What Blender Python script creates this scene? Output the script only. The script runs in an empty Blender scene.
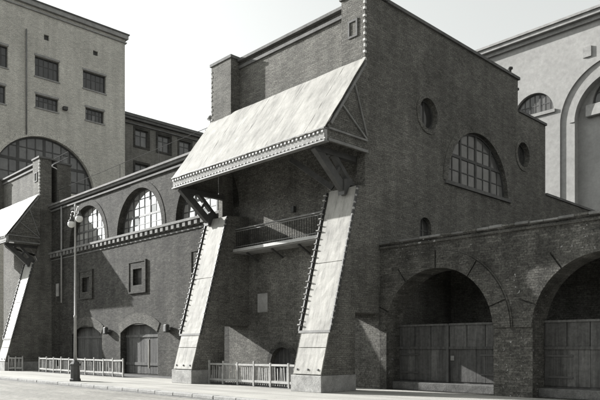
import bpy, bmesh, math, random
from mathutils import Vector, Matrix
from mathutils.geometry import delaunay_2d_cdt
random.seed(7)
PI = math.pi
S = bpy.context.scene
C = S.collection

# ---------------------------------------------------------------- camera
cam = bpy.data.cameras.new('camera'); co = bpy.data.objects.new('camera', cam); C.objects.link(co)
cam.sensor_width = 36; cam.lens = 651/600*36; cam.shift_y = 147.5/600
cam.clip_start = 0.1; cam.clip_end = 4000
co.location = (0, 0, 1.6)
co.rotation_euler = (PI/2, 0, math.atan2(675, 651))
S.camera = co
# ---------------------------------------------------------------- light
SUN = Vector((3.5, 1.0, -1.48)).normalized()          # direction the light travels
el = math.asin(-SUN.z); az = math.atan2(-SUN.x, -SUN.y)
W = bpy.data.worlds.new('World'); S.world = W; W.use_nodes = True
wn = W.node_tree; wn.nodes.clear()
sky = wn.nodes.new('ShaderNodeTexSky'); sky.sky_type = 'NISHITA'; sky.sun_disc = False
sky.sun_elevation = el; sky.sun_rotation = az; sky.air_density = 1.0; sky.dust_density = 4.0; sky.ozone_density = 1.0
bw = wn.nodes.new('ShaderNodeRGBToBW')
ad = wn.nodes.new('ShaderNodeMath'); ad.operation = 'MULTIPLY_ADD'; ad.inputs[1].default_value = 0.62; ad.inputs[2].default_value = 1.28
tint = wn.nodes.new('ShaderNodeMix'); tint.data_type = 'RGBA'; tint.blend_type = 'MULTIPLY'; tint.inputs[0].default_value = 1
tint.inputs[7].default_value = (0.97, 1.0, 0.985, 1)
bg = wn.nodes.new('ShaderNodeBackground'); bg.inputs[1].default_value = 0.12
wo = wn.nodes.new('ShaderNodeOutputWorld')
L = wn.links.new
L(sky.outputs[0], bw.inputs[0]); L(bw.outputs[0], ad.inputs[0]); L(ad.outputs[0], tint.inputs[6])
L(tint.outputs[2], bg.inputs[0]); L(bg.outputs[0], wo.inputs[0])
sl = bpy.data.lights.new('sun', 'SUN'); sl.energy = 5.0; sl.angle = math.radians(0.5); sl.color = (1, 0.992, 0.975)
so = bpy.data.objects.new('sun', sl); C.objects.link(so); so.rotation_euler = SUN.to_track_quat('-Z', 'Y').to_euler(); so.location = (-40, -10, 40)
S.view_settings.view_transform = 'Standard'; S.view_settings.look = 'None'; S.view_settings.gamma = 1
S.view_settings.exposure = 1.4

# ---------------------------------------------------------------- materials
TINT = (1.0, 0.994, 0.975)
def grey(v): return (v*TINT[0], v*TINT[1], v*TINT[2], 1)
class N:
    def __init__(s, name):
        s.m = bpy.data.materials.new(name); s.m.use_nodes = True; s.t = s.m.node_tree
        s.b = s.t.nodes['Principled BSDF']
    def n(s, typ, **k):
        x = s.t.nodes.new(typ)
        for a, v in k.items(): setattr(x, a, v)
        return x
    def l(s, a, b): s.t.links.new(a, b)
    def ramp(s, fac, stops):
        r = s.n('ShaderNodeValToRGB'); e = r.color_ramp.elements
        while len(e) < len(stops): e.new(0.5)
        for q, (p, v) in zip(e, stops): q.position = p; q.color = grey(v) if not isinstance(v, tuple) else v
        s.l(fac, r.inputs[0]); return r.outputs[0]
    def noise(s, scale, detail=4, rough=0.6, vec=None):
        x = s.n('ShaderNodeTexNoise'); x.inputs['Scale'].default_value = scale; x.inputs['Detail'].default_value = detail
        x.inputs['Roughness'].default_value = rough
        if vec is not None: s.l(vec, x.inputs['Vector'])
        return x.outputs[0]
    def mix(s, a, b, fac=1.0, mode='MULTIPLY'):
        x = s.n('ShaderNodeMix', data_type='RGBA', blend_type=mode)
        if isinstance(fac, float): x.inputs[0].default_value = fac
        else: s.l(fac, x.inputs[0])
        for v, i in ((a, 6), (b, 7)):
            if isinstance(v, tuple): x.inputs[i].default_value = v
            else: s.l(v, x.inputs[i])
        return x.outputs[2]
    def pos(s): return s.n('ShaderNodeNewGeometry').outputs['Position']
    def bump(s, h, strength, dist):
        x = s.n('ShaderNodeBump'); x.inputs['Strength'].default_value = strength; x.inputs['Distance'].default_value = dist
        s.l(h, x.inputs['Height']); s.l(x.outputs[0], s.b.inputs['Normal'])
    def rgh(s, v, spec=0.3): s.b.inputs['Roughness'].default_value = v; s.b.inputs['Specular IOR Level'].default_value = spec

def wallvec(k):
    """2-D wall coordinate: run along the wall, height"""
    g = k.n('ShaderNodeNewGeometry'); sp = k.n('ShaderNodeSeparateXYZ'); k.l(g.outputs['Position'], sp.inputs[0])
    sn = k.n('ShaderNodeSeparateXYZ'); k.l(g.outputs['True Normal'], sn.inputs[0])
    ab = k.n('ShaderNodeMath', operation='ABSOLUTE'); k.l(sn.outputs[0], ab.inputs[0])
    gt = k.n('ShaderNodeMath', operation='GREATER_THAN'); k.l(ab.outputs[0], gt.inputs[0]); gt.inputs[1].default_value = 0.7
    mx = k.n('ShaderNodeMix', data_type='FLOAT'); k.l(gt.outputs[0], mx.inputs[0]); k.l(sp.outputs[0], mx.inputs[2]); k.l(sp.outputs[1], mx.inputs[3])
    cb = k.n('ShaderNodeCombineXYZ'); k.l(mx.outputs[0], cb.inputs[0]); k.l(sp.outputs[2], cb.inputs[1])
    return cb.outputs[0], g.outputs['Position']

def brick(name, base, spread=0.35, mortar=0.8, bump=0.7, stain=0.35, speck=0.5, chips=0.0):
    k = N(name); v, p = wallvec(k)
    bt = k.n('ShaderNodeTexBrick'); k.l(v, bt.inputs['Vector'])
    bt.inputs['Scale'].default_value = 1; bt.inputs['Brick Width'].default_value = 0.26; bt.inputs['Row Height'].default_value = 0.077
    bt.inputs['Mortar Size'].default_value = 0.009; bt.inputs['Mortar Smooth'].default_value = 0.25; bt.inputs['Bias'].default_value = 0.0
    bt.inputs['Color1'].default_value = grey(base*(1-spread)); bt.inputs['Color2'].default_value = grey(base*(1+spread))
    bt.inputs['Mortar'].default_value = grey(base*mortar)
    big = k.ramp(k.noise(0.28, 6, 0.65, p), [(0.3, 1-stain), (0.72, 1+stain*0.4)])
    # streaks running down the wall
    mp = k.n('ShaderNodeMapping'); mp.inputs['Scale'].default_value = (1.6, 1.6, 0.12); k.l(p, mp.inputs[0])
    stk = k.ramp(k.noise(1.0, 5, 0.6, mp.outputs[0]), [(0.35, 1-stain*0.6), (0.65, 1.08)])
    fine = k.noise(19, 3, 0.8, p)
    spc = k.ramp(fine, [(0.32, 1-speck), (0.5, 1.0), (0.68, 1+speck)])
    mid = k.ramp(k.noise(1.7, 5, 0.7, p), [(0.33, 1-stain*0.55), (0.66, 1+stain*0.35)])
    c = k.mix(bt.outputs[0], big); c = k.mix(c, stk); c = k.mix(c, mid); c = k.mix(c, spc)
    if chips:      # flaked lime wash
        a_ = k.ramp(k.noise(7.5, 2, 0.6, p), [(0.655, (0, 0, 0, 1)), (0.69, (1, 1, 1, 1))])
        b_ = k.ramp(k.noise(0.42, 3, 0.6, p), [(0.53, (0, 0, 0, 1)), (0.62, (1, 1, 1, 1))])
        m_ = k.mix(a_, b_); sx = k.n('ShaderNodeSeparateColor'); k.l(m_, sx.inputs[0])
        c = k.mix(c, grey(chips), sx.outputs[0], 'MIX')
    k.l(c, k.b.inputs['Base Color']); k.rgh(0.9, 0.15)
    h = k.n('ShaderNodeMath', operation='MULTIPLY_ADD'); k.l(bt.outputs[1], h.inputs[0]); h.inputs[1].default_value = -0.6; k.l(fine, h.inputs[2])
    k.bump(h.outputs[0], bump, 0.02)
    return k.m

def plain(name, base, var=0.25, scale=3.0, rough=0.7, bump=0.2, spec=0.3, streak=False, metal=0.0, fine=0.15):
    k = N(name); p = k.pos(); v = p
    if streak:
        mp = k.n('ShaderNodeMapping'); mp.inputs['Scale'].default_value = streak; k.l(p, mp.inputs[0]); v = mp.outputs[0]
    c = k.ramp(k.noise(scale, 6, 0.65, v), [(0.3, base*(1-var)), (0.7, base*(1+var))])
    f = k.noise(scale*9, 3, 0.7, p)
    c = k.mix(c, k.ramp(f, [(0.3, 1-fine), (0.7, 1+fine)]))
    k.l(c, k.b.inputs['Base Color']); k.rgh(rough, spec); k.b.inputs['Metallic'].default_value = metal
    if bump: k.bump(f, bump, 0.02)
    return k.m

M = {}
M['brick'] = brick('dark tower brick', 0.158, 0.2, 0.8, 1.0, 0.34, 0.6)
M['brick_wing'] = brick('wing brick', 0.074, 0.3, 0.85, 1.0, 0.4, 0.6)
M['brick_arcade'] = brick('arcade brick', 0.105, 0.3, 0.9, 1.0, 0.5, 0.6, chips=0.36)
M['brick_pale'] = brick('pale grey brick', 0.55, 0.14, 0.9, 1.0, 0.14, 0.65)
M['brick_rear'] = brick('dull rear brick', 0.19, 0.15, 0.9, 0.8, 0.25, 0.5)
M['brick_arch'] = brick('gate arch brick', 0.11, 0.3, 0.9, 1.0, 0.4, 0.6)
M['render'] = plain('pale wall render', 0.29, 0.12, 0.35, 0.9, 0.25, 0.2, fine=0.12)
M['trim'] = plain('grey stone trim', 0.26, 0.25, 2.0, 0.85, 0.4)
M['trim_dark'] = plain('dark weathered coping', 0.11, 0.3, 2.0, 0.85, 0.4)
M['trim_wing'] = plain('sooty brick trim', 0.15, 0.35, 2.0, 0.85, 0.4)
M['concrete'] = plain('rough concrete', 0.25, 0.3, 2.5, 0.9, 0.6, fine=0.25)
M['white'] = plain('whitewashed plate', 0.42, 0.16, 1.5, 0.75, 0.25, fine=0.08)
M['sheet'] = plain('pale metal sheet', 0.29, 0.4, 1.3, 0.65, 0.1, streak=(3.2, 0.3, 0.3), fine=0.12)
def stained(name, base, streak, amount, spots):
    k = N(name); p = k.pos()
    mp = k.n('ShaderNodeMapping'); mp.inputs['Scale'].default_value = streak; k.l(p, mp.inputs[0])
    run = k.ramp(k.noise(1.0, 7, 0.72, mp.outputs[0]), [(0.34, 1-amount), (0.47, 1-amount*0.25), (0.6, 1.06)])
    blot = k.ramp(k.noise(0.9, 6, 0.7, p), [(0.32, 1-amount*0.7), (0.6, 1.05)])
    spt = k.ramp(k.noise(spots, 4, 0.8, p), [(0.30, 1-amount*0.9), (0.42, 1.0), (0.8, 1.08)])
    c = k.mix(k.mix(k.mix(grey(base), run), blot), spt)
    k.l(c, k.b.inputs['Base Color']); k.rgh(0.75, 0.2)
    k.bump(k.noise(6, 5, 0.7, p), 0.25, 0.02); return k.m
M['white'] = stained('weathered white plate', 0.28, (6.0, 1.2, 0.9), 0.34, 20)
M['sheet'] = stained('stained metal sheet', 0.27, (5.0, 0.9, 0.9), 0.36, 24)
M['quoin'] = plain('sunlit quoin brick', 0.45, 0.3, 5.0, 0.85, 0.3)  # lightened so corner bricks seem to catch sun; reused for papered panes
M['threshold'] = plain('worn threshold', 0.085, 0.4, 3.0, 0.9, 0.6, fine=0.3)
M['steel'] = plain('dark painted steel', 0.06, 0.3, 3.0, 0.6, 0.2)
M['iron'] = plain('rusty iron rail', 0.035, 0.3, 3.0, 0.9, 0.0, spec=0.05)
M['steel_mid'] = plain('grey painted steel', 0.16, 0.3, 3.0, 0.6, 0.2)
M['rivet'] = plain('pale rivet', 0.32, 0.1, 3.0, 0.5, 0.0)
M['lamp'] = plain('pale grey lamp paint', 0.3, 0.15, 3.0, 0.5, 0.1)
M['wood'] = plain('weathered grey boards', 0.085, 0.4, 1.0, 0.9, 0.5, streak=(9, 9, 0.7), fine=0.25)
M['wood_dark'] = plain('old dark boards', 0.06, 0.4, 1.0, 0.9, 0.5, streak=(9, 9, 0.7), fine=0.25)
M['fence'] = plain('whitewashed fence timber', 0.31, 0.25, 3.0, 0.85, 0.3)
M['pale'] = plain('weathered fence paling', 0.24, 0.35, 3.0, 0.85, 0.3)
M['dark'] = plain('dark interior', 0.10, 0.3, 1.0, 0.95, 0.0)  # plain dark tone for the spaces behind openings
M['soil'] = plain('dark dirt', 0.07, 0.5, 2.5, 0.95, 0.6, fine=0.4)
M['globe'] = plain('milk glass', 0.6, 0.03, 2.0, 0.2, 0.0, spec=0.5)
M['soil_pale'] = plain('dry gutter dirt', 0.15, 0.5, 4.0, 0.95, 0.5, fine=0.4)
def glass(name, base, rough=0.15, ior=1.5):
    k = N(name); oi = k.n('ShaderNodeObjectInfo')
    c = k.ramp(oi.outputs['Random'], [(0.0, base*0.72), (0.5, base), (1.0, base*1.12)])
    c = k.mix(c, k.ramp(k.noise(1.5, 5, 0.6, k.pos()), [(0.35, 0.75), (0.65, 1.1)]))
    k.l(c, k.b.inputs['Base Color']); k.rgh(rough, 0.5); k.b.inputs['IOR'].default_value = ior; return k.m
M['glass'] = glass('clouded window glass', 0.30, 0.04, 2.3)
M['glass_dim'] = glass('dusty window glass', 0.12)
M['glass_dark'] = glass('dark window glass', 0.05, 0.06)
def ground(name, base, setts):
    k = N(name); p = k.pos()
    c = k.ramp(k.noise(0.35, 7, 0.6, p), [(0.3, base*0.84), (0.7, base*1.12)])
    f = k.noise(22, 4, 0.7, p)
    c = k.mix(c, k.ramp(f, [(0.3, 0.78), (0.7, 1.18)]))
    mp = k.n('ShaderNodeMapping'); mp.inputs['Scale'].default_value = (0.1, 1.4, 1); k.l(p, mp.inputs[0])
    c = k.mix(c, k.ramp(k.noise(1.0, 4, 0.6, mp.outputs[0]), [(0.36, 0.82), (0.6, 1.06)]))
    dk = k.ramp(k.noise(2.6, 4, 0.75, p), [(0.28, 0.5), (0.38, 1.0)])
    c = k.mix(c, dk)
    h = f
    if setts:
        bt = k.n('ShaderNodeTexBrick'); k.l(p, bt.inputs['Vector']); bt.inputs['Scale'].default_value = 1
        bt.inputs['Brick Width'].default_value = 0.2; bt.inputs['Row Height'].default_value = 0.13; bt.inputs['Mortar Size'].default_value = 0.012
        bt.inputs['Color1'].default_value = grey(0.85); bt.inputs['Color2'].default_value = grey(1.15); bt.inputs['Mortar'].default_value = grey(0.6)
        c = k.mix(c, bt.outputs[0])
        hh = k.n('ShaderNodeMath', operation='MULTIPLY_ADD'); k.l(bt.outputs[1], hh.inputs[0]); hh.inputs[1].default_value = -1; k.l(f, hh.inputs[2]); h = hh.outputs[0]
    k.l(c, k.b.inputs['Base Color']); k.rgh(0.9, 0.2); k.bump(h, 0.5, 0.02); return k.m
M['road'] = ground('worn stone setts', 0.24, True)
M['pave'] = ground('swept pavement', 0.33, False)

# ---------------------------------------------------------------- helpers
def tag(o, label=None, cat=None, group=None, kind=None):
    for k_, v_ in (('label', label), ('category', cat), ('group', group), ('kind', kind)):
        if v_: o[k_] = v_
    return o
def thing(name, loc, label, cat, group=None):
    o = bpy.data.objects.new(name, None); C.objects.link(o); o.location = loc; o.empty_display_size = 0.3
    o['inv'] = 0; del o['inv']
    return tag(o, label, cat, group)
def link(name, me, parent, loc=None, rot=None):
    o = bpy.data.objects.new(name, me); C.objects.link(o)
    if parent is not None:
        o.parent = parent
        if parent.type == 'EMPTY': o.matrix_parent_inverse = Matrix.Translation(-parent.location)
    if loc is not None: o.location = loc
    if rot is not None: o.rotation_euler = rot
    return o
def mesh_from(bm, name, mat, smooth=False):
    bmesh.ops.recalc_face_normals(bm, faces=bm.faces)
    me = bpy.data.meshes.new(name); bm.to_mesh(me); bm.free(); me.materials.append(M[mat])
    if smooth:
        for f in me.polygons: f.use_smooth = True
    return me
def mp3(ax, a, b, c):      # (2-D point a,b ; extrusion coordinate c) -> world
    return {'X': (c, a, b), 'Y': (a, c, b), 'Z': (a, b, c)}[ax]
def inside(x, y, lp):
    r_ = False
    for i in range(len(lp)):
        (x0, y0), (x1, y1) = lp[i-1], lp[i]
        if (y0 > y) != (y1 > y) and x < (x1-x0)*(y-y0)/(y1-y0)+x0: r_ = not r_
    return r_
def add_prism(bm, loops, ax, c0, c1):
    flat = [Vector((p[0], p[1])) for lp in loops for p in lp]; edges = []; i0 = 0
    for lp in loops:
        n = len(lp); edges += [(i0+i, i0+(i+1) % n) for i in range(n)]; i0 += n
    ov, oe, of, o1, o2, o3 = delaunay_2d_cdt(flat, edges, [], 1, 1e-6)
    v0 = [bm.verts.new(mp3(ax, p[0], p[1], c0)) for p in ov]; v1 = [bm.verts.new(mp3(ax, p[0], p[1], c1)) for p in ov]
    back = {}
    for k, src in enumerate(o1):
        for q in src: back[q] = k
    for t in of:
        cx_ = sum(ov[i][0] for i in t)/len(t); cy_ = sum(ov[i][1] for i in t)/len(t)
        if any(inside(cx_, cy_, lp) for lp in loops[1:]): continue
        bm.faces.new([v0[i] for i in t]); bm.faces.new([v1[i] for i in reversed(t)])
    for a, b in edges:
        a, b = back[a], back[b]
        if a != b:
            try: bm.faces.new([v0[a], v0[b], v1[b], v1[a]])
            except ValueError: pass
def prism(name, loops, ax, c0, c1, mat, parent):
    bm = bmesh.new(); add_prism(bm, loops, ax, c0, c1); return link(name, mesh_from(bm, name, mat), parent)
def add_box(bm, x0, x1, y0, y1, z0, z1):
    vs = [bm.verts.new((x, y, z)) for x in (x0, x1) for y in (y0, y1) for z in (z0, z1)]
    for f in ((0,1,3,2), (4,6,7,5), (0,4,5,1), (2,3,7,6), (0,2,6,4), (1,5,7,3)): bm.faces.new([vs[i] for i in f])
def bev(bm, w):
    if w: bmesh.ops.bevel(bm, geom=list(bm.edges), offset=w, segments=1, affect='EDGES', profile=0.5)
def box(name, x0, x1, y0, y1, z0, z1, mat, parent, b=0.0):
    bm = bmesh.new(); add_box(bm, x0, x1, y0, y1, z0, z1); bev(bm, b); return link(name, mesh_from(bm, name, mat), parent)
def add_bar(bm, p, q, w, d, up=(0, 0, 1)):
    p = Vector(p); q = Vector(q); t = (q-p).normalized(); u = Vector(up)
    if abs(t.dot(u)) > 0.95: u = Vector((1, 0, 0))
    s = t.cross(u).normalized(); n = s.cross(t).normalized()
    vs = [bm.verts.new(o + s*(i*w/2) + n*(j*d/2)) for o in (p, q) for (i, j) in ((-1,-1), (1,-1), (1,1), (-1,1))]
    for f in ((0,1,2,3), (7,6,5,4), (0,4,5,1), (1,5,6,2), (2,6,7,3), (3,7,4,0)): bm.faces.new([vs[i] for i in f])
def bar(name, p, q, w, d, mat, parent):
    bm = bmesh.new(); add_bar(bm, p, q, w, d); return link(name, mesh_from(bm, name, mat), parent)
def add_lathe(bm, cx, cy, prof, n=14):
    rings = []
    for r, z in prof: rings.append([bm.verts.new((cx+r*math.cos(2*PI*i/n), cy+r*math.sin(2*PI*i/n), z)) for i in range(n)])
    for a, b in zip(rings, rings[1:]):
        for i in range(n): bm.faces.new([a[i], a[(i+1) % n], b[(i+1) % n], b[i]])
    bm.faces.new(list(reversed(rings[0]))); bm.faces.new(rings[-1])
def lathe(name, cx, cy, prof, mat, parent, n=14, smooth=True):
    bm = bmesh.new(); add_lathe(bm, cx, cy, prof, n); return link(name, mesh_from(bm, name, mat, smooth), parent)
def add_tube(bm, pts, r, n=8):
    pts = [Vector(p) for p in pts]; rings = []
    for i, p in enumerate(pts):
        t = (pts[min(i+1, len(pts)-1)]-pts[max(i-1, 0)]).normalized()
        u = Vector((0, 0, 1)) if abs(t.z) < 0.9 else Vector((1, 0, 0))
        s = t.cross(u).normalized(); w = s.cross(t)
        rings.append([bm.verts.new(p+s*(r*math.cos(2*PI*k/n))+w*(r*math.sin(2*PI*k/n))) for k in range(n)])
    for a, b in zip(rings, rings[1:]):
        for i in range(n): bm.faces.new([a[i], a[(i+1) % n], b[(i+1) % n], b[i]])
    bm.faces.new(list(reversed(rings[0]))); bm.faces.new(rings[-1])
def tube(name, pts, r, mat, parent, n=8):
    bm = bmesh.new(); add_tube(bm, pts, r, n); return link(name, mesh_from(bm, name, mat, True), parent)
def arc(cx, cz, r, a0, a1, n): return [(cx+r*math.cos(math.radians(a0+(a1-a0)*i/n)), cz+r*math.sin(math.radians(a0+(a1-a0)*i/n))) for i in range(n+1)]
def rect(a0, a1, b0, b1): return [(a0, b0), (a1, b0), (a1, b1), (a0, b1)]
def arch_hole(c, z0, zs, r, n=28):        # upright sides from z0 to the springing zs, then a half circle
    pts = arc(c, zs, r, 0, 180, n)
    if zs > z0+1e-4: pts = [(c+r, z0)]+pts+[(c-r, z0)]
    return pts
def clip(poly, cv):
    out = poly
    n = len(cv)
    for i in range(n):
        a, b = cv[i], cv[(i+1) % n]; inp = out; out = []
        if not inp: break
        side = lambda p: (b[0]-a[0])*(p[1]-a[1])-(b[1]-a[1])*(p[0]-a[0])
        for j in range(len(inp)):
            p, q = inp[j-1], inp[j]; sp, sq = side(p), side(q)
            if sp*sq < 0:
                t = sp/(sp-sq); out.append((p[0]+t*(q[0]-p[0]), p[1]+t*(q[1]-p[1])))
            if sq >= 0: out.append(q)
    return out
def area(p): return abs(sum(p[i-1][0]*p[i][1]-p[i][0]*p[i-1][1] for i in range(len(p))))/2

def window(name, parent, ax, outline, c, out, cols, rows, gmat, fmat='steel', heavy=0.09, light=0.045, majc=(), majr=(), fr=0.10, special=None, tilt=0.006):
    """outline: convex counter-clockwise loop in wall coordinates; c: plane of the glass; out: +1/-1 direction of the outside.
    frame + glazing bars are the part, each pane a sub-part."""
    bm = bmesh.new()
    a = [p[0] for p in outline]; b = [p[1] for p in outline]
    ca, cb = sum(a)/len(a), sum(b)/len(b)
    inner = [(ca+(p[0]-ca)*(1-fr*2/(max(a)-min(a))), cb+(p[1]-cb)*(1-fr*2/(max(b)-min(b)))) for p in outline]
    add_prism(bm, [outline, inner], ax, c+out*0.06, c-out*0.05)
    for i, x in enumerate(cols):
        w = heavy if x in majc else light
        pl = clip(rect(x-w/2, x+w/2, min(b), max(b)), inner)
        if len(pl) > 2 and area(pl) > 1e-4: add_prism(bm, [pl], ax, c+out*(0.045 if x in majc else 0.03), c-out*0.03)
    for z in rows:
        w = heavy if z in majr else light
        pl = clip(rect(min(a), max(a), z-w/2, z+w/2), inner)
        if len(pl) > 2 and area(pl) > 1e-4: add_prism(bm, [pl], ax, c+out*(0.043 if z in majr else 0.026), c-out*0.028)
    fo = link(name, mesh_from(bm, name, fmat), parent)
    xs = [min(a)]+list(cols)+[max(a)]; zs = [min(b)]+list(rows)+[max(b)]
    for i in range(len(xs)-1):
        for j in range(len(zs)-1):
            pl = clip(rect(xs[i], xs[i+1], zs[j], zs[j+1]), inner)
            if len(pl) < 3 or area(pl) < 0.004: continue
            ta, tb = random.uniform(-tilt, tilt), random.uniform(-tilt, tilt)
            mx_, mz_ = sum(p[0] for p in pl)/len(pl), sum(p[1] for p in pl)/len(pl)
            bm = bmesh.new()
            for off in (0.004, -0.004):
                vs = [bm.verts.new(mp3(ax, p[0], p[1], c+off+ta*(p[0]-mx_)+tb*(p[1]-mz_))) for p in pl]
                bm.faces.new(vs)
            vv = list(bm.verts); n = len(pl)
            for q in range(n): bm.faces.new([vv[q], vv[(q+1) % n], vv[n+(q+1) % n], vv[n+q]])
            g = gmat
            if special and (i, j) in special: g = special[(i, j)]
            link('pane', mesh_from(bm, 'pane', g), fo)
    return fo
def frange(a, b, n): return [a+(b-a)*i/n for i in range(n+1)]

# ================================================================ setting
def struct(o): o['kind'] = 'structure'; return o
struct(prism('ground', [rect(-900, 900, -900, 1500)], 'Z', -0.72, -0.22, 'soil', None))  # dark sheet beyond the road, added out of view to cut bounce light
struct(prism('road', [rect(-300, 300, -6, 12.97)], 'Z', -0.6, -0.12, 'road', None))
struct(prism('pavement', [rect(-160, 80, 13.1, 19.6)], 'Z', -0.3, 0.0, 'pave', None))
kerb = struct(box('kerb', -160, 80, 12.86, 13.095, -0.4, -0.16, 'concrete', None))
bm = bmesh.new(); add_box(bm, -0.592, 0.592, -0.145, 0.145, -0.12, 0.008); bev(bm, 0.018); kme = mesh_from(bm, 'kerb_stone', 'concrete')
for i in range(74):
    link('kerb_stone', kme, kerb, (-66+1.2*i, 12.95+random.uniform(-.008, .008), random.uniform(-.006, .004)), (0, 0, random.uniform(-.006, .006)))

YW, YT = 19.6, 18.75
# ================================================================ coal tower front (shared by both towers)
def tower_front(root, ox, full):
    XL, XR = -25.3+ox, -15.9+ox
    # --- buttress legs
    def buttress(x0, x1, upper_y, thin0, thin1, zl, passage=True):
        pts = [(16.4, .6), (18.16, .6), (18.16, zl), (YW, zl), (YW, 7.74), (18.6, 7.66), (18.33, 7.63)]
        if not passage: pts[1:4] = [(YW, .6)]
        b = prism('buttress', [pts], 'X', x0, x1, 'brick', root)
        prism('side_wall', [[(upper_y, 7.68), (YW, 7.745), (YW, 12.0), (upper_y, 12.0)] if upper_y < 18.8 else [(upper_y, 7.74), (YW, 7.75), (YW, 12.0), (upper_y, 12.0)]], 'X', thin0, thin1, 'brick', root)
        box('plinth', x0-.03, x1+.03, 16.33, 18.19 if passage else YW-.003, 0, .6, 'concrete', b, .015)
        # white cover plates on the leaning face
        dY, dZ = 1.93, 7.03; ln = math.hypot(dY, dZ); n = Vector((0, -dZ/ln, dY/ln)); t = Vector((0, dY/ln, dZ/ln))
        o = Vector((0, 16.4, .6))
        cuts = [0.02, 1.02, 1.62, 4.3, ln-.02]
        for a, c in zip(cuts, cuts[1:]):
            e = .012; P = [o+t*(a+e), o+t*(c-e)]; ph = random.uniform(0, 9)
            bm = bmesh.new(); na, nb_ = 6, max(4, int((c-a)*4))
            gr = [[Vector((x0+.1+(x1-x0-.12)*i/na, 0, 0))+Vector((0, P[0].lerp(P[1], j/nb_).y, P[0].lerp(P[1], j/nb_).z)) for i in range(na+1)] for j in range(nb_+1)]
            hi = [[bm.verts.new(q+n*(.05+.006*math.sin(3*q.x+ph+1.7*j)+random.uniform(-.004, .004))) for q in row] for j, row in enumerate(gr)]
            lo = [[bm.verts.new(q+n*.004) for q in row] for row in gr]
            for j in range(nb_):
                for i in range(na): bm.faces.new([hi[j][i], hi[j][i+1], hi[j+1][i+1], hi[j+1][i]])
            loop = [(0, i) for i in range(na)]+[(j, na) for j in range(nb_)]+[(nb_, na-i) for i in range(na)]+[(nb_-j, 0) for j in range(nb_)]
            for q in range(len(loop)):
                (j, i), (j2, i2) = loop[q], loop[(q+1) % len(loop)]; bm.faces.new([lo[j][i], lo[j2][i2], hi[j2][i2], hi[j][i]])
            link('cover_plate', mesh_from(bm, 'cover_plate', 'white'), b)
        # joint band across the leg
        bm = bmesh.new(); q = o+t*1.62; add_bar(bm, Vector((x0-.05, q.y, q.z))+n*.06, Vector((x1+.05, q.y, q.z))+n*.06, .05, .09); link('joint_band', mesh_from(bm, 'joint_band', 'steel_mid'), b)
        # edge flanges with lugs
        for x in (x0-.05, x1+.035):
            bm = bmesh.new(); add_bar(bm, Vector((x, o.y, o.z))+t*1.66+n*.03, Vector((x, o.y, o.z))+t*(ln-.05)+n*.03, .06, .12, (0, -1, 0)); link('edge_flange', mesh_from(bm, 'edge_flange', 'steel'), b)
        R = Matrix(((1, 0, 0), (0, t.y, n.y), (0, t.z, n.z)))
        rot = R.to_euler()
        k = 1.85; i = 0
        while k < ln-.15:
            for x, me in ((x0-.06, LUG_L), (x1+.05, LUG_R)):
                p = Vector((x, o.y, o.z))+t*(k+random.uniform(-.035, .035))+n*.07
                o_ = link('lug', me, b, p, rot); o_.scale = [random.uniform(.8, 1.2) for _ in range(3)]
            k += .25
        for x in (x0+.25, (x0+x1)/2+.04, x1-.2):
            p = Vector((x, o.y, o.z))+t*.2+n*.06; link('bolt', BOLT, b, p, rot)
        return b
    buttress(XR-1.5, XR, 18.72, XR-.4, XR, 2.9, full)
    if full: buttress(XL, XL+1.5, 18.95, XL, XL+.3, 2.62)
    # --- upper front wall and piers
    zt = 14.86
    box('parapet_wall', XL+1.5, XR-1.2, 19.05, 20.0, 12.0, zt, 'brick', root)
    pl = box('pier', XL, XL+1.5, 18.53, 20.0, 12.0, 14.97, 'brick', root)
    pr = box('pier', XR-1.2, XR, 18.73, YW, 12.002, 15.05, 'brick', root)
    box('cap', XL-.08, XL+1.56, 18.48, 20.1, 14.97, 15.1, 'trim_dark', pl)
    box('cap', XR-1.26, XR+.07, 18.66, 19.99, 15.05, 15.17, 'trim_dark', pr)
    # small recessed panel in the right pier
    bm = bmesh.new(); add_prism(bm, [rect(XR-.84, XR-.36, 13.44, 14.12), rect(XR-.76, XR-.44, 13.52, 14.04)], 'Y', 18.69, 18.728); link('niche_frame', mesh_from(bm, 'niche_frame', 'trim_dark'), pr)
    cp = box('coping', XL+1.56, XR-1.26, 18.86, 20.0, zt, zt+.12, 'trim_dark', root)
    box('fillet', XL+1.5, XR-1.2, 18.97, 19.047, zt-.3, zt-.16, 'trim_dark', cp)
    # toothed brick quoins, coloured paler to look sunlit
    for i in range(11):
        z = 12.42+i*.235
        bm = bmesh.new(); z += random.uniform(-.03, .03); add_box(bm, XR-random.uniform(.05, .1), XR+.02, 18.70, 18.80, z, z+random.uniform(.08, .13)); bev(bm, .008); link('quoin', mesh_from(bm, 'quoin', 'quoin'), pr)
        z = 12.4+i*.225
        bm = bmesh.new(); z += random.uniform(-.03, .03); add_box(bm, XL-.03, XL+random.uniform(.06, .12), 18.51, 18.64, z, z+random.uniform(.08, .12)); bev(bm, .008); link('quoin', mesh_from(bm, 'quoin', 'trim'), pl)
    # --- canopy
    cx0, cx1 = XL-.05, XR+.12
    top = Vector((0, 18.62, 12.42)); lip = Vector((0, 16.42, 9.32))
    cn = box('canopy', cx0, cx1, 16.40, 16.56, 8.86, 9.27, 'concrete', root, .01); cn['label'] = 'pale sloping sheet metal hood with riveted lip'
    t = (lip-top).normalized(); n = Vector((0, t.z, -t.y)); n = n if n.z > 0 else -n
    ns = 9; w = (cx1-cx0)/ns
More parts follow.
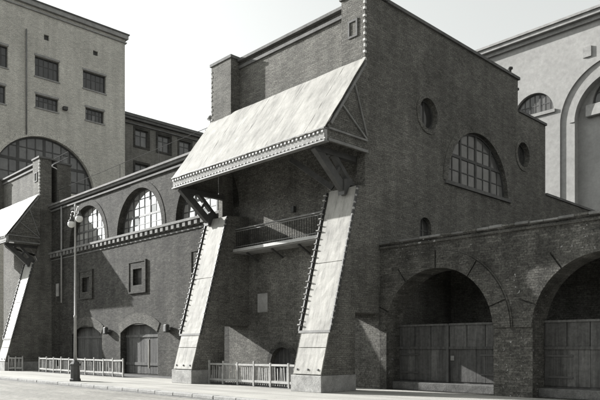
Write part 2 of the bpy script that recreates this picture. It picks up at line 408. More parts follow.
    for i in range(ns):
        bm = bmesh.new(); lift = .003 if i % 2 else 0.0
        a0, a1 = cx0+i*w-.03, cx0+(i+1)*w+.03
        e = lip+t*.10
        nu, nv = 5, 12; ph = random.uniform(0, 9)
        lo = []
        for v_ in range(nv+1):
            row = []
            for u_ in range(nu+1):
                q = top.lerp(e, v_/nv); x = a0+(a1-a0)*u_/nu
                row.append(bm.verts.new(Vector((x, q.y, q.z))+n*(lift+.007*math.sin(2.1*x+.9*v_)+random.uniform(-.004, .004))+t*(random.uniform(-.02, .03) if v_ == nv else 0)))
            lo.append(row)
        fs = [bm.faces.new([lo[v_][u_], lo[v_][u_+1], lo[v_+1][u_+1], lo[v_+1][u_]]) for v_ in range(nv) for u_ in range(nu)]
        ex = bmesh.ops.extrude_face_region(bm, geom=fs)
        for g_ in ex['geom']:
            if isinstance(g_, bmesh.types.BMVert): g_.co += n*.025
        link('sheet', mesh_from(bm, 'sheet', 'sheet'), cn)
    # rivets along the lip, two rows
    bm = bmesh.new(); x = cx0+.1
    while x < cx1-.05:
        add_box(bm, x-.04, x+.04, 16.35, 16.40, 9.14, 9.205); add_box(bm, x+.07, x+.12, 16.365, 16.40, 8.90, 8.94); x += random.uniform(.19, .23)
    o = link('rivets', mesh_from(bm, 'rivets', 'rivet'), cn); o['kind'] = 'stuff'
    box('lip_angle', cx0-.03, cx1+.03, 16.34, 16.60, 9.272, 9.31, 'steel_mid', cn)
    box('lip_angle', cx0-.03, cx1+.03, 16.36, 16.60, 8.815, 8.858, 'steel_mid', cn)
    # end panels with braces
    for xe, sg in ((cx0+.02, -1), (cx1-.02, 1)):
        prism('end_panel', [[(16.57, 8.86), (18.94 if sg < 0 else 18.71, 8.86), (18.94 if sg < 0 else 18.71, 12.0), (18.71, 12.3), (18.6, 12.34), (16.57, 9.42)]], 'X', xe-.02, xe+.02, 'brick', cn)
        bx_ = xe+sg*.05
        bm = bmesh.new()
        add_bar(bm, (bx_, 16.58, 8.92), (bx_, 18.7, 8.92), .05, .10); add_bar(bm, (bx_+sg*.003, 16.58, 9.32), (bx_+sg*.003, 18.7, 9.32), .05, .07)
        add_bar(bm, (bx_+sg*.006, 17.25, 10.35), (bx_+sg*.006, 18.66, 9.36), .05, .06); add_bar(bm, (bx_+sg*.009, 17.95, 11.3), (bx_+sg*.009, 18.66, 9.5), .05, .05)
        add_bar(bm, (bx_+sg*.012, 16.7, 9.5), (bx_+sg*.012, 18.6, 12.2), .05, .09)
        link('brace', mesh_from(bm, 'brace', 'steel_mid'), cn)
    for i in range(6):
        x = cx0+.8+i*(cx1-cx0-1.6)/5
        bar('rafter', Vector((x, top.y, top.z))-n*.09, Vector((x, lip.y+.12, lip.z))-n*.05, .12, .16, 'steel', cn)
    # lattice brackets from leg heads to the lip
    for xb in ([XR-.55] + ([XL+.3] if full else [])):
        bm = bmesh.new()
        A = Vector((xb, 18.25, 7.42)); B = Vector((xb, 16.6, 8.82)); D = Vector((xb, 18.45, 7.85)); E_ = Vector((xb, 17.45, 8.82))
        add_bar(bm, A, B, .22, .30); add_bar(bm, D, E_, .2, .16)
        add_bar(bm, (xb, 16.57, 8.75), (xb, 19.0, 8.75), .24, .2)
        add_bar(bm, A.lerp(B, .38), D.lerp(E_, .55), .16, .12); add_bar(bm, A.lerp(B, .72), E_, .16, .11); add_bar(bm, A.lerp(B, .1), D.lerp(E_, .1), .18, .3)
        for f1, f2 in ((.25, .3), (.6, .85)):
            c_ = A.lerp(B, f1).lerp(D.lerp(E_, f2), .5)
        link('bracket', mesh_from(bm, 'bracket', 'steel'), cn)
        for sx_ in ((-1,) if xb > XL+3 else ()):
            bar('strut', (xb+sx_*.75, 18.35, 7.75), (xb+sx_*2.1, 17.4, 8.95), .16, .2, 'steel', cn); bar('strut', (xb+sx_*2.1, 17.4, 8.93), (xb+sx_*2.4, 19.55, 8.5), .1, .14, 'steel', cn)
        prism('gusset', [[(18.0, 7.3), (18.34, 7.68), (18.6, 7.72), (18.4, 7.98), (18.0, 7.86)]], 'X', xb-.16, xb+.16, 'steel', cn)

bm = bmesh.new(); add_box(bm, -.055, .075, -.022, .022, -.03, .085); bev(bm, .01); LUG_L = mesh_from(bm, 'lug', 'trim')  # lug colour lightened to look sunlit against the steel flange
bm = bmesh.new(); add_box(bm, -.03, .035, -.04, .04, -.05, .035); bev(bm, .01); LUG_R = mesh_from(bm, 'lug', 'trim')
bm = bmesh.new(); add_box(bm, -.03, .03, -.03, .03, -.01, .03); BOLT = mesh_from(bm, 'bolt', 'steel')

XL, XR = -25.3, -15.9
tw = thing('coal_tower', (-20.6, 19.6, 0), 'tall dark brick tower with white leaning buttresses and sloping metal hood, centre of the picture', 'building', 'brick towers with leaning buttresses')
tower_front(tw, 0, True)
# bay wall between the buttresses with a low arched opening
hole = arch_hole(-21.45, .12, .82, .78)
prism('bay_wall', [rect(XL, XR-.5, 0, 12.0), hole], 'Y', YW, 20.0, 'brick', tw)
ring = bmesh.new(); add_prism(ring, [arc(-21.45, .82, 1.02, 0, 180, 20)+arc(-21.45, .82, .785, 180, 0, 20)], 'Y', YW-.03, YW+.2); link('arch_ring', mesh_from(ring, 'arch_ring', 'brick_arcade'), tw)
sh = box('hatch', -22.25, -20.65, 19.85, 19.95, .1, 1.62, 'dark', tw)
for i in range(6): box('plank', -22.22+i*.26, -21.98+i*.26, 19.815, 19.848, .13, 1.6, 'wood_dark', sh)
box('wall_plate', -23.13, -22.43, YW-.04, YW-.002, 3.22, 4.09, 'trim', tw, .01)
tag(box('wall_bracket', -20.73, -20.57, YW-.16, YW-.002, 7.5, 7.75, 'steel', tw), None)
# body and side wall
def arch_pts(c, z, r, n=28): return arc(c, z, r, 0, 180, n)
prism('body', [[(20.002, 0), (40, 0), (40, 9.7), (33.5, 9.7), (33.5, 13.4), (30.5, 13.4), (30.5, 14.95), (20.002, 14.95)]], 'X', XL, XR-.5, 'brick', tw)
AW = (26.85, 8.85, 2.6)
hol = [arc(AW[0], AW[1], AW[2], 0, 180, 36), arc(22.8, 11.38, .64, 0, 360-12, 29), arc(31.05, 11.36, .62, 0, 360-12, 29)]
for yy in (22.6, 26.85, 31.0): hol.append(arch_hole(yy, 6.0, 6.6, .42, 12))
prism('side_wall', [[(YW+.002, 0), (40, 0), (40, 9.72), (33.5, 9.72), (33.5, 13.42), (30.5, 13.42), (30.5, 15.0), (YW+.002, 15.0)]]+hol, 'X', XR-.5, XR, 'brick', tw)
cps = box('coping', XR-.6, XR+.09, 20.0, 30.58, 15.0, 15.13, 'trim_dark', tw)
box('coping', XR-.6, XR+.07, 30.585, 33.57, 13.42, 13.54, 'trim_dark', tw); box('coping', XR-.6, XR+.07, 33.575, 40.1, 9.72, 9.84, 'trim_dark', tw)
cc = [26.85-2.6+5.2*i/8 for i in range(1, 8)]; rr = [8.85+.65*i for i in range(1, 4)]
window('arched_window', tw, 'X', arc(AW[0], AW[1], AW[2]-.01, 0, 180, 36), XR-.22, 1, cc, rr, 'glass_dim', majc=(cc[1], cc[3], cc[5]), majr=(rr[1],), heavy=.13)
box('sill', XR-.2, XR+.10, 24.0, 29.7, 8.70, 8.845, 'trim_dark', tw)
bm = bmesh.new(); add_prism(bm, [arc(AW[0], AW[1], AW[2]+.36, 0, 180, 36)+arc(AW[0], AW[1], AW[2]+.002, 180, 0, 36)], 'X', XR-.1, XR+.035); link('arch_ring', mesh_from(bm, 'arch_ring', 'brick'), tw)
for (y, z, r) in ((22.8, 11.38, .64), (31.05, 11.36, .62)):
    window('round_window', tw, 'X', arc(y, z, r-.005, 0, 348, 29), XR-.26, 1, [y], [], 'glass_dark', fr=.07)
    bm = bmesh.new(); add_prism(bm, [arc(y, z, r+.2, 0, 348, 29), arc(y, z, r+.004, 0, 348, 29)], 'X', XR-.05, XR+.04); link('round_surround', mesh_from(bm, 'round_surround', 'brick'), tw)
for yy in (22.6, 26.85, 31.0):
    window('small_window', tw, 'X', arch_hole(yy, 6.0, 6.6, .415, 12), XR-.2, 1, [yy], [6.5], 'glass_dark', fr=.05)
for (y, z0, z1, r) in ((30.1, 14.9, 15.62, .06), (30.75, 13.4, 14.75, .06)):
    lathe('vent_pipe', XR-.2, y, [(r, z0), (r, z1-.15), (r*2.2, z1-.13), (r*2.2, z1-.05), (.02, z1)], 'steel', tw, 8)
# balcony
bal = box('balcony', XL+1.505, XR-1.505, 18.72, 19.595, 5.95, 6.10, 'concrete', tw, .01); bal['label'] = 'iron railed balcony between the two buttresses'
box('deck_edge', XL+1.51, XR-1.51, 18.64, 18.717, 6.0, 6.13, 'lamp', bal)
rl = bmesh.new()
for z, w in ((7.05, .05), (6.95, .025), (6.24, .03)): add_bar(rl, (XL+1.52, 18.78, z), (XR-1.52, 18.78, z), w, w)
link('hand_rail', mesh_from(rl, 'hand_rail', 'steel_mid'), bal)
bm = bmesh.new(); add_box(bm, -.008, .008, -.008, .008, .1, .93); BAL = mesh_from(bm, 'baluster', 'iron')
nb = 44
for i in range(nb): link('baluster', BAL, bal, (XL+1.6+i*(6.2/(nb-1)), 18.78, 6.0))
for i in range(4): bar('bracket', (XL+2.2+i*1.7, 19.58, 5.6), (XL+2.2+i*1.7, 18.9, 5.93), .08, .08, 'steel', bal)

OX = -30.1
t2 = thing('coal_tower', (-20.6+OX, 19.6, 0), 'dark brick tower with leaning buttress cut off by the left edge of the picture', 'building', 'brick towers with leaning buttresses')
tower_front(t2, OX, False)
box('bay_wall', XL+OX, XR+OX-.002, YW, 20.0, 0, 12.0, 'brick', t2)
box('body', XL+OX, XR+OX-.001, 20.002, 21.05, 0, 14.9, 'brick', t2)
box('coping', XL+OX, XR+OX+.06, 20.1, 21.1, 14.9, 15.02, 'trim_dark', t2)
rl = bmesh.new()
for z in (15.55, 15.95): add_bar(rl, (XL+OX+.2, 20.9, z), (XR+OX-.1, 20.9, z), .04, .04)
for i in range(10): add_bar(rl, (XL+OX+.2+i*1.01, 20.9, 15.0), (XL+OX+.2+i*1.01, 20.9, 15.97), .04, .04)
link('roof_rail', mesh_from(rl, 'roof_rail', 'iron'), t2)

# ================================================================ wing between the towers
wx0, wx1 = XR+OX, XL
wg = thing('boiler_wing', ((wx0+wx1)/2, YW, 0), 'long brick wing with big half round windows between the two towers', 'building')
CX = (-40.5, -33.9, -27.45)
holes = []
for c in CX:
    holes.append(arc(c, 8.38, 2.52, 0, 180, 36))
    holes.append(rect(c-.5-.05, c+.45, 5.25, 6.2))
    cg = c-.02; ar = [(cg+2.12, .03), (cg+2.12, 2.45), (cg+1.75, 2.92), (cg-1.75, 2.92), (cg-2.12, 2.45), (cg-2.12, .03)]
    holes.append([(p[0], p[1]) for p in ar if p[0] < wx1-.05] if c > -28 else ar)
holes[-1] = [(-26.6, .03), (-26.6, 2.92), (CX[2]-.02-1.75, 2.92), (CX[2]-.02-2.12, 2.45), (CX[2]-.02-2.12, .03)]
prism('wall', [rect(wx0, wx1, 0, 11.5)]+holes, 'Y', YW, 20.1, 'brick_wing', wg)
box('body', wx0, wx1, 20.6, 31, 0, 11.3, 'brick_wing', wg)
cpw = box('coping', wx0, wx1, YW-.18, 20.7, 11.5, 11.64, 'trim_dark', wg)
box('fillet', wx0, wx1, YW-.10, YW-.003, 11.28, 11.40, 'trim_dark', cpw); box('gutter', wx0, wx1, YW-.28, YW-.12, 11.645, 11.76, 'trim_wing', cpw)
cor = box('cornice', wx0, wx1, YW-.24, YW-.003, 8.22, 8.36, 'trim_wing', wg, .01)
box('string_course', wx0, wx1, YW-.05, YW-.003, 7.78, 7.86, 'trim_dark', wg)
bm = bmesh.new(); add_box(bm, -.14, .14, -.1, .098, -.12, .115); bev(bm, .012); DEN = mesh_from(bm, 'dentil', 'trim_wing')
for i in range(38): link('dentil', DEN, cor, (wx0+.3+i*.54, YW-.103, 8.10))
for c in CX:
    cc = [c-2.52+5.04*i/8 for i in range(1, 8)]; rr = [8.38+.5*i for i in range(1, 6)]
    sp = {(2, 1): 'glass_dim', (5, 2): 'glass_dim', (1, 0): 'glass_dim'} if c == CX[1] else {(3, 0): 'glass_dim'}
    window('arched_window', wg, 'Y', arc(c, 8.385, 2.515, 0, 180, 36), 20.02, -1, cc, rr, 'glass', majc=(cc[1], cc[4]), majr=(rr[1],), heavy=.12, light=.05, special=sp)
    bm = bmesh.new(); add_prism(bm, [arc(c, 8.38, 2.9, 0, 180, 36)+arc(c, 8.38, 2.525, 180, 0, 36)], 'Y', YW-.025, YW+.1); link('arch_ring', mesh_from(bm, 'arch_ring', 'brick_wing'), wg)
    sx0, sx1 = c-.55, c+.45
    sw = window('square_window', wg, 'Y', rect(sx0+.005, sx1-.005, 5.255, 6.195), 19.85, -1, [c-.05], [5.7], 'glass_dim', fr=.06, special={(1, 0): 'quoin', (1, 1): 'quoin'} if c == CX[1] else None)
    bm = bmesh.new(); add_prism(bm, [rect(sx0-.38, sx1+.38, 4.87, 6.58), rect(sx0, sx1, 5.25, 6.2)], 'Y', YW-.06, YW+.05); link('window_surround', mesh_from(bm, 'window_surround', 'brick_wing'), wg)
    bm = bmesh.new(); add_prism(bm, [rect(sx0-.48, sx1+.48, 4.77, 6.68), rect(sx0-.385, sx1+.385, 4.865, 6.585)], 'Y', YW-.1, YW+.04); link('window_moulding', mesh_from(bm, 'window_moulding', 'brick_wing'), wg)
    # gate
    cg = c-.02; last = c > -28
    xr_ = -26.61 if last else cg+2.12
    g = box('gate', cg-2.11, xr_-.01, 20.02, 20.08, .03, 2.95, 'wood_dark', wg)
    x = cg-2.08; 
    while x+.3 < xr_:
        box('plank', x, x+.335, 19.975+random.uniform(0, .012), 20.015, .06, 2.9, random.choice(('wood', 'wood', 'wood_dark')), g, .006); x += .345
    box('ledge', cg-2.05, xr_-.05, 19.93, 19.97, .55, .72, 'wood', g); box('ledge', cg-2.05, xr_-.05, 19.93, 19.97, 2.2, 2.36, 'wood', g)
    R_ = 4.6; zc_ = 3.62-R_; aa = math.degrees(math.asin(2.35/R_))
    outer = arc(cg, zc_, R_, 90-aa, 90+aa, 16); inner = arc(cg, zc_-.1, R_-.5, 90+aa*.98, 90-aa*.98, 16)
    if last: outer = [(min(p[0], -26.3+.001*i), p[1]) for i, p in enumerate(outer)]; inner = [(min(p[0], -26.3-.001*i), p[1]) for i, p in enumerate(inner)]
    bm = bmesh.new(); add_prism(bm, [outer+inner], 'Y', YW-.035, YW+.05); bmesh.ops.remove_doubles(bm, verts=bm.verts, dist=1e-5); link('flat_arch', mesh_from(bm, 'flat_arch', 'brick_arch'), wg)
box('white_pole', -32.71, -32.65, YW-.08, YW+.02, .4, 2.05, 'white', wg)
for x in (-37.5, -30.6):
    b = box('wall_lantern', x-.16, x+.16, YW-.34, YW-.1, 2.42, 2.86, 'steel', wg, .05)
    bar('arm', (x, YW-.1, 2.5), (x, YW-.002, 2.5), .1, .1, 'steel', b); bar('arm', (x-.36, YW-.12, 2.62), (x+.36, YW-.12, 2.62), .16, .16, 'steel', b)
dp = tube('downpipe', [(-44.04, 19.46, 4.7), (-44.04, 19.46, 11.4)], .05, 'lamp', wg)
tube('downpipe', [(-26.9, 19.46, 4.2), (-26.9, 19.46, 6.2)], .07, 'steel', wg)
box('notice_box', -45.1, -44.7, YW-.08, YW-.002, 5.2, 6.1, 'trim', wg, .01)
rl = bmesh.new(); add_bar(rl, (wx0+.2, 19.55, 12.66), (wx1-.1, 19.55, 12.76), .022, .022)
for i in range(5): add_bar(rl, (wx0+1.2+i*4.4, 19.55, 11.64), (wx0+1.2+i*4.4, 19.55, 12.7), .025, .025)
link('roof_rail', mesh_from(rl, 'roof_rail', 'iron'), wg)
lathe('vent_pipe', -27.76, 20.4, [(.13, 11.6), (.13, 13.5), (.3, 13.56), (.3, 13.66), (.04, 13.82)], 'steel_mid', wg, 10)

# ================================================================ arcade
ac = thing('arcade', (-6, YW, 0), 'low brick arcade with two wide round gate arches at the right', 'building')
AX = (-13.33, -7.47, -1.61); ar_r = 2.25; zs_ = 2.18
prism('wall', [rect(XR+.003, 2.4, 0, 5.5)]+[arch_hole(c, .004, zs_, ar_r, 40) for c in AX], 'Y', YW, 20.55, 'brick_arcade', ac)
cpa = box('coping', XR+.006, 2.5, YW-.05, 20.6, 5.5, 5.53, 'brick_arcade', ac)
x = XR+.01
while x < 2.2:
    w_ = random.uniform(.38, .52)
    bm = bmesh.new(); add_box(bm, x+.004, x+w_-.004, YW-.10+random.uniform(-.02, .02), 20.55, 5.532, 5.60+random.uniform(-.012, .035)); bev(bm, .015)
    link('coping_stone', mesh_from(bm, 'coping_stone', random.choice(('trim_wing', 'brick_arch', 'trim_wing', 'trim_dark'))), cpa); x += w_
box('fillet', XR+.006, 2.45, YW-.07, YW-.003, 5.36, 5.43, 'brick_arcade', cpa)
for c in AX:
    segs = [(1, 20), (20, 55), (55, 90), (90, 125), (125, 160), (160, 179)]
    for a0, a1 in segs:
        g_ = .55
        bm = bmesh.new(); add_prism(bm, [[(max(p[0], XR+.008), p[1]) for p in arc(c, zs_, ar_r+.62, a0+g_, a1-g_, 10)+arc(c, zs_, ar_r+.002, a1-g_*1.2, a0+g_*1.2, 10)]], 'Y', YW-.06-random.uniform(0, .012), YW+.12)
        link('voussoir', mesh_from(bm, 'voussoir', 'brick_arcade'), ac)
    # string edge over the ring
    bm = bmesh.new(); add_prism(bm, [arc(c, zs_, ar_r+.69, 2, 150, 40)+arc(c, zs_, ar_r+.63, 150, 2, 40)], 'Y', YW-.025, YW+.05); link('hood_mould', mesh_from(bm, 'hood_mould', 'brick_arcade'), ac)
    # gate sill and doors
    gt_ = box('gate', c-ar_r+.002, c+ar_r-.002, 20.42, 20.5, .3, 2.46, 'wood_dark', ac)
    for s_ in (-1, 1):
        x0, x1 = (c-ar_r+.03, c-.04) if s_ < 0 else (c+.04, c+ar_r-.03)
        n_ = 6; w_ = (x1-x0)/n_
        for i in range(n_):
            box('plank', x0+i*w_+.003, x0+(i+1)*w_-.003, 20.385+random.uniform(0, .012), 20.418, .36, 1.56, random.choice(('wood_dark', 'wood_dark', 'wood')), gt_, .004)
        for i in range(3):
            w3 = (x1-x0)/3
            box('panel', x0+i*w3+.012, x0+(i+1)*w3-.012, 20.375, 20.418, 1.62, 2.40, 'wood' if s_ > 0 else 'wood_dark', gt_, .008)
        box('rail', x0, x1, 20.33, 20.372, 1.54, 1.63, 'wood_dark', gt_); box('rail', x0, x1, 20.33, 20.372, 2.40, 2.47, 'wood', gt_)
    for s_ in (-1, 1):
        for z_ in (.62, 1.3): box('hinge', *(sorted((c+s_*(ar_r-.08), c+s_*(ar_r-.95)))), 20.36, 20.384, z_, z_+.06, 'steel', gt_)
    box('lock', c+.1, c+.26, 20.345, 20.384, 1.12, 1.3, 'steel_mid', gt_, .01)
    box('stile', c-.05, c+.05, 20.3, 20.41, .34, 2.45, 'steel', gt_)
    box('threshold', c-ar_r+.003, c+ar_r-.003, 19.95, 20.5, 0.002, .3, 'threshold', ac, .02)
box('roof_slab', XR+.003, 2.4, 21.9, 33, 5.0, 5.3, 'dark', ac)  # darkens the interior; gap behind the arcade added to let skylight in
box('rear_wall', XR+.003, 2.4, 24.5, 25.0, 0, 5.0, 'brick', ac); box('end_wall', 2.0, 2.4, 20.56, 24.4, 0, 5.0, 'dark', ac)
struct(prism('yard_floor', [rect(XR+.01, 2.39, 19.61, 30)], 'Z', -.3, -.002, 'soil', None))

# ================================================================ tall pale building, far left
BX = -60
tb = thing('factory_block', (-66, 26.5, 0), 'tall pale grey brick block with a huge arched window behind the left tower', 'building')
wins = [(19.7+.9, 21.6, 26.56, 28.5), (24.0, 26.3, 26.62, 28.5), (28.65, 31.05, 26.8, 28.55), (20.6, 21.4, 23.3, 24.9), (24.05, 26.2, 23.75, 24.95), (28.9, 30.85, 23.75, 24.98), (24.85, 25.32, 30.2, 30.7), (29.7, 30.2, 30.3, 30.75)]
wl = [rect(a, b, c, d) for a, b, c, d in wins]
BA = (25.0, 16.3, 4.83)
prism('wall', [rect(20.2, 33.14, 0, 32.9)]+wl+[arc(*BA, 0, 180, 44)], 'X', BX-.6, BX, 'brick_pale', tb)
prism('body', [rect(20.2, 33.14, 0, 32.7)], 'X', BX-20, BX-.95, 'brick_pale', tb)
cpb = box('cornice', BX-.6, BX+.28, 20.2, 33.4, 32.9, 33.3, 'trim', tb); box('fillet', BX-.5, BX+.14, 20.2, 33.3, 32.5, 32.62, 'trim', cpb); box('cap', BX-20, BX+.36, 20.1, 33.5, 33.302, 33.42, 'trim_dark', cpb)
for (a, b, c, d) in wins[:6]:
    n_ = 5 if b-a > 1.2 else 2
    window('window', tb, 'X', rect(a+.004, b-.004, c+.004, d-.004), BX-.3, 1, [a+(b-a)*i/n_ for i in range(1, n_)], [c+(d-c)*.6], 'glass_dark', fr=.08, light=.07, special={(2, 0): 'glass_dim', (0, 1): 'glass_dim'} if c < 25 else None)
    box('sill', BX-.05, BX+.08, a-.08, b+.08, c-.12, c-.004, 'trim', tb); box('lintel', BX-.04, BX+.05, a-.06, b+.06, d+.004, d+.18, 'trim', tb)
for (a, b, c, d) in wins[6:]: box('vent', BX-.4, BX-.2, a+.004, b-.004, c+.004, d-.004, 'steel', tb)
cc = [BA[0]-BA[2]+2*BA[2]*i/12 for i in range(1, 12)]; rr = [16.3+1.2*i for i in range(1, 4)]
window('arched_window', tb, 'X', arc(BA[0], BA[1]+.004, BA[2]-.01, 0, 180, 44), BX-.35, 1, cc, rr, 'glass_dim', majc=(cc[2], cc[5], cc[8]), majr=(rr[1],), heavy=.26, light=.10, fr=.2)
bm = bmesh.new(); add_prism(bm, [arc(BA[0], BA[1], BA[2]+.55, 0, 180, 44)+arc(BA[0], BA[1], BA[2]+.003, 180, 0, 44)], 'X', BX-.2, BX+.07); link('arch_ring', mesh_from(bm, 'arch_ring', 'brick_pale'), tb)
tube('downpipe', [(BX+.1, 23.2, 21), (BX+.1, 23.2, 30.6)], .07, 'steel_mid', tb)
box('wall_lamp', BX, BX+.35, 26.6, 27.0, 24.1, 24.4, 'steel', tb)

# ---------------------------------------------------------------- dull rear block
db = thing('factory_block', (-70, 45, 0), 'lower dull brick block beyond the pale one, left of the tall tower', 'building')
dw = []
for i in range(8):
    y = 34.85+i*2.72
    dw += [(y, y+1.55, 22.75, 24.5), (y, y+1.55, 18.9, 20.9)]
prism('wall', [rect(33.2, 60, 0, 25.3)]+[rect(a, b, c, d) for a, b, c, d in dw], 'X', -61.5, -61, 'brick_rear', db)
box('body', -80, -61.9, 33.2, 60, 0, 25.4, 'brick_rear', db)
cpd = box('cornice', -61.6, -60.62, 33.2, 60.2, 25.3, 25.55, 'trim_dark', db); box('fillet', -61.5, -60.8, 33.2, 60.1, 24.86, 25.0, 'trim_dark', cpd); box('cap', -80, -60.5, 33.2, 60.3, 25.552, 25.85, 'trim_dark', cpd)
for (a, b, c, d) in dw:
    window('window', db, 'X', rect(a+.004, b-.004, c+.004, d-.004), -61.25, 1, [(a+b)/2], [c+(d-c)*.65], 'glass_dim', fr=.09, light=.09)
    bm = bmesh.new(); add_prism(bm, [rect(a-.2, b+.2, c-.2, d+.25), rect(a-.001, b+.001, c-.001, d+.001)], 'X', -61.2, -60.94); link('window_surround', mesh_from(bm, 'window_surround', 'brick_wing'), db)

# ================================================================ pale building behind, right
RY = 48
rb = thing('factory_block', (-18, RY, 0), 'pale rendered block with giant arched niches behind the arcade, upper right', 'building')
NC = (-17.5, -6.0, 6.0)
LU = (-23.75, -11.75, 0.0)
loops = [rect(-40, 16, 0, 25.2)]+[arc(c, 19.65, 1.62, 0, 180, 24) for c in LU]+[arch_hole(c, 2, 18.3, 4.14, 36) for c in NC]
prism('wall', loops, 'Y', RY, RY+.12, 'render', rb)
prism('inner_wall', [rect(-40, 16, 0, 25.2)]+[arc(c, 19.65, 1.62, 0, 180, 24) for c in LU]+[arch_hole(c, 2, 18.3, 3.08, 36) for c in NC], 'Y', RY+.123, RY+.75, 'render', rb)
prism('niche_wall', [rect(-40, 16, 0, 25.2)]+[arc(c, 19.65, 1.62, 0, 180, 24) for c in LU]+[arc(c, 19.45, 2.05, 0, 180, 24) for c in NC], 'Y', RY+.753, RY+1.1, 'render', rb)
box('body', -40, 16, RY+1.5, RY+20, 0, 25.1, 'render', rb)
cpr = box('cornice', -40, 16, RY-.5, RY+1.4, 25.5, 25.8, 'trim', rb); box('fillet', -40, 16, RY-.2, RY+1.3, 25.2, 25.498, 'trim', cpr); box('cap', -40, 16, RY-.62, RY+20, 25.803, 25.98, 'trim', cpr)
for c in LU:
    cc = [c-1.62+3.24*i/8 for i in range(1, 8)]
    window('arched_window', rb, 'Y', arc(c, 19.655, 1.61, 0, 180, 24), RY+.3, -1, cc, [20.35], 'glass_dim', majc=(cc[4],), fr=.12, light=.07, heavy=.14, special={(2, 0): 'glass_dark', (3, 0): 'glass_dark'})
    box('sill', c-1.75, c+1.75, RY-.12, RY-.003, 19.4, 19.64, 'render', rb)
for c in NC:
    cc = [c-2.05+4.1*i/6 for i in range(1, 6)]
    window('arched_window', rb, 'Y', arc(c, 19.455, 2.04, 0, 180, 24), RY+.95, -1, cc, [20.3], 'glass_dim', fr=.12, light=.09)
    box('sill', c-2.4, c+2.4, RY+.35, RY+.75, 18.55, 19.4, 'render', rb, .04)
    bm = bmesh.new(); add_prism(bm, [arc(c, 18.3, 3.45, 0, 180, 36)+arc(c, 18.3, 3.082, 180, 0, 36)], 'Y', RY+.06, RY+.2); link('niche_mould', mesh_from(bm, 'niche_mould', 'render'), rb)
for c in (-19.6, -14.2):
    v = box('vent', c-.3, c+.3, RY-.1, RY-.003, 22.75, 23.5, 'trim', rb); 

# ================================================================ fences
def fence(xs, y, label, npale, hp=1.02, ht=.88, rz=0):
    f = thing('fence', ((xs[0]+xs[-1])/2, y, 0), label, 'fence', 'low picket fences by the pavement')
    f.rotation_euler.z = rz
    for x in xs:
        bm = bmesh.new(); lean_ = random.uniform(-.03, .03); add_box(bm, x-.04, x+.04, y-.04, y+.04, -.02, hp+random.uniform(-.05, .03))
        for v in bm.verts: v.co.x += v.co.z*lean_
        bev(bm, .008); link('post', mesh_from(bm, 'post', 'fence'), f)
    for a, b in zip(xs, xs[1:]):
        d1, d2 = random.uniform(-.02, .02), random.uniform(-.02, .02)
        bm = bmesh.new(); add_bar(bm, (a+.05, y-.01, ht+d1), (b-.05, y-.01, ht+d2), .035, .085); bev(bm, .006); link('rail', mesh_from(bm, 'rail', 'fence'), f)
        bm = bmesh.new(); add_bar(bm, (a+.05, y-.01, .2+d2), (b-.05, y-.01, .2+d1), .035, .10); bev(bm, .006); link('rail', mesh_from(bm, 'rail', 'fence'), f)
        for i in range(npale):
            x = a+(b-a)*(i+.9)/(npale+.8)+random.uniform(-.015, .015); h = ht-.03+random.uniform(-.1, .05)
            if random.random() < .05: h *= random.uniform(.4, .7)
            bm = bmesh.new(); w = random.uniform(.022, .034)
            add_box(bm, x-w, x+w, y+.012, y+.03, .07, h)
            lean = random.uniform(-.07, .07)
            for v in bm.verts: v.co.x += lean*v.co.z
            link('pale', mesh_from(bm, 'pale', 'pale'), f)
    return f
fence([-23.72, -22.7, -21.68, -20.62, -19.58, -18.5, -17.5], 17.25, 'pale picket fence between the two white buttress legs', 7)
fence([-42.6, -41.5, -40.4, -39.3, -38.2, -37.1, -36.0, -34.9, -33.8, -32.7, -31.6], 17.35, 'long pale fence behind the street lamp in front of the brick wing', 5)
fence([-46.0, -45.5, -45.0], 16.9, 'short piece of pale fence at the foot of the far left buttress', 3, rz=.75)
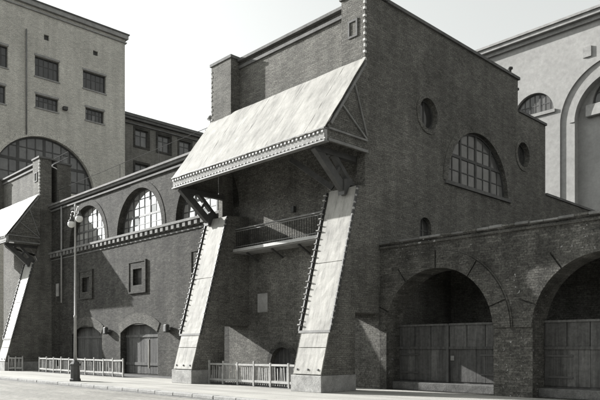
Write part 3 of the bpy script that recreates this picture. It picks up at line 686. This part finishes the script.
# dirt along the foot of the buildings
def patch(name, x0, x1, y0, y1, z, mat, label, cat):
    pts = []
    n = 40
    for i in range(n+1): pts.append((x0+(x1-x0)*i/n, y0+random.uniform(-.07, .07)))
    for i in range(n+1): pts.append((x1-(x1-x0)*i/n, y1))
    o = prism(name, [pts], 'Z', z-.002, z, mat, None); o['kind'] = 'stuff'; tag(o, label, cat)
patch('dirt_strip', -23.78, -17.42, 17.1, 19.58, .006, 'soil', 'dark dirt behind the fence between the buttress legs', 'dirt')
patch('dirt_strip', -43.5, -31.0, 17.2, 19.58, .006, 'soil', 'dark dirt behind the long fence along the wing', 'dirt')
patch('dirt_strip', -30.98, -25.5, 18.4, 19.58, .007, 'soil', 'dark dirt at the gates beside the left white leg', 'dirt')

# ================================================================ street lamp
lx, ly = -29.6, 13.75
lp = thing('street_lamp', (lx, ly, 0), 'tall street lamp with two milk glass globes standing near the kerb', 'lamp')
bm = bmesh.new(); add_lathe(bm, lx, ly, [(.27, 0), (.27, .1), (.23, .14), (.22, .72), (.25, .76), (.25, .82), (.15, .9), (.09, 1.0)], 8)
link('base', mesh_from(bm, 'base', 'steel'), lp)
lathe('shaft', lx, ly, [(.075, .95), (.058, 3.0), (.075, 3.02), (.075, 3.1), (.05, 3.14), (.036, 7.75), (.07, 7.77), (.07, 7.85), (.03, 7.9), (.03, 8.25), (.055, 8.3), (.02, 8.42)], 'lamp', lp, 12)
for s_, dz in ((-1, -.12), (1, .02)):
    pts = [(lx+s_*.03, ly, 7.8), (lx+s_*.12, ly, 8.05), (lx+s_*.26, ly, 8.2+dz), (lx+s_*.4, ly, 8.2+dz), (lx+s_*.46, ly, 8.08+dz), (lx+s_*.42, ly, 7.98+dz)]
    am = tube('arm', pts, .022, 'lamp', lp)
    gx = lx+s_*.42
    bm = bmesh.new(); add_lathe(bm, gx, ly, [(.02, 8.0+dz), (.05, 7.96+dz), (.06, 7.86+dz), (.13, 7.80+dz), (.14, 7.76+dz)][::-1], 12); link('fitter', mesh_from(bm, 'fitter', 'steel', True), am)
    pr = [(.17*math.sin(PI*i/10)+.004, 7.62+dz-.17*math.cos(PI*i/10)) for i in range(11)]
    lathe('globe', gx, ly, pr, 'globe', am, 16)
wb = thing('marker_post', (-30.05, 13.95, 0), 'short white post with flat cap beside the lamp base', 'post')
box('shaft', -30.17, -29.97, 13.85, 14.05, 0, .62, 'white', wb, .01); box('cap', -30.22, -29.92, 13.80, 14.10, .622, .69, 'white', wb, .01)

patch('dirt_strip', -62, 4, 12.5, 12.80, -.114, 'soil_pale', 'thin line of gutter dirt along the kerb', 'dirt')
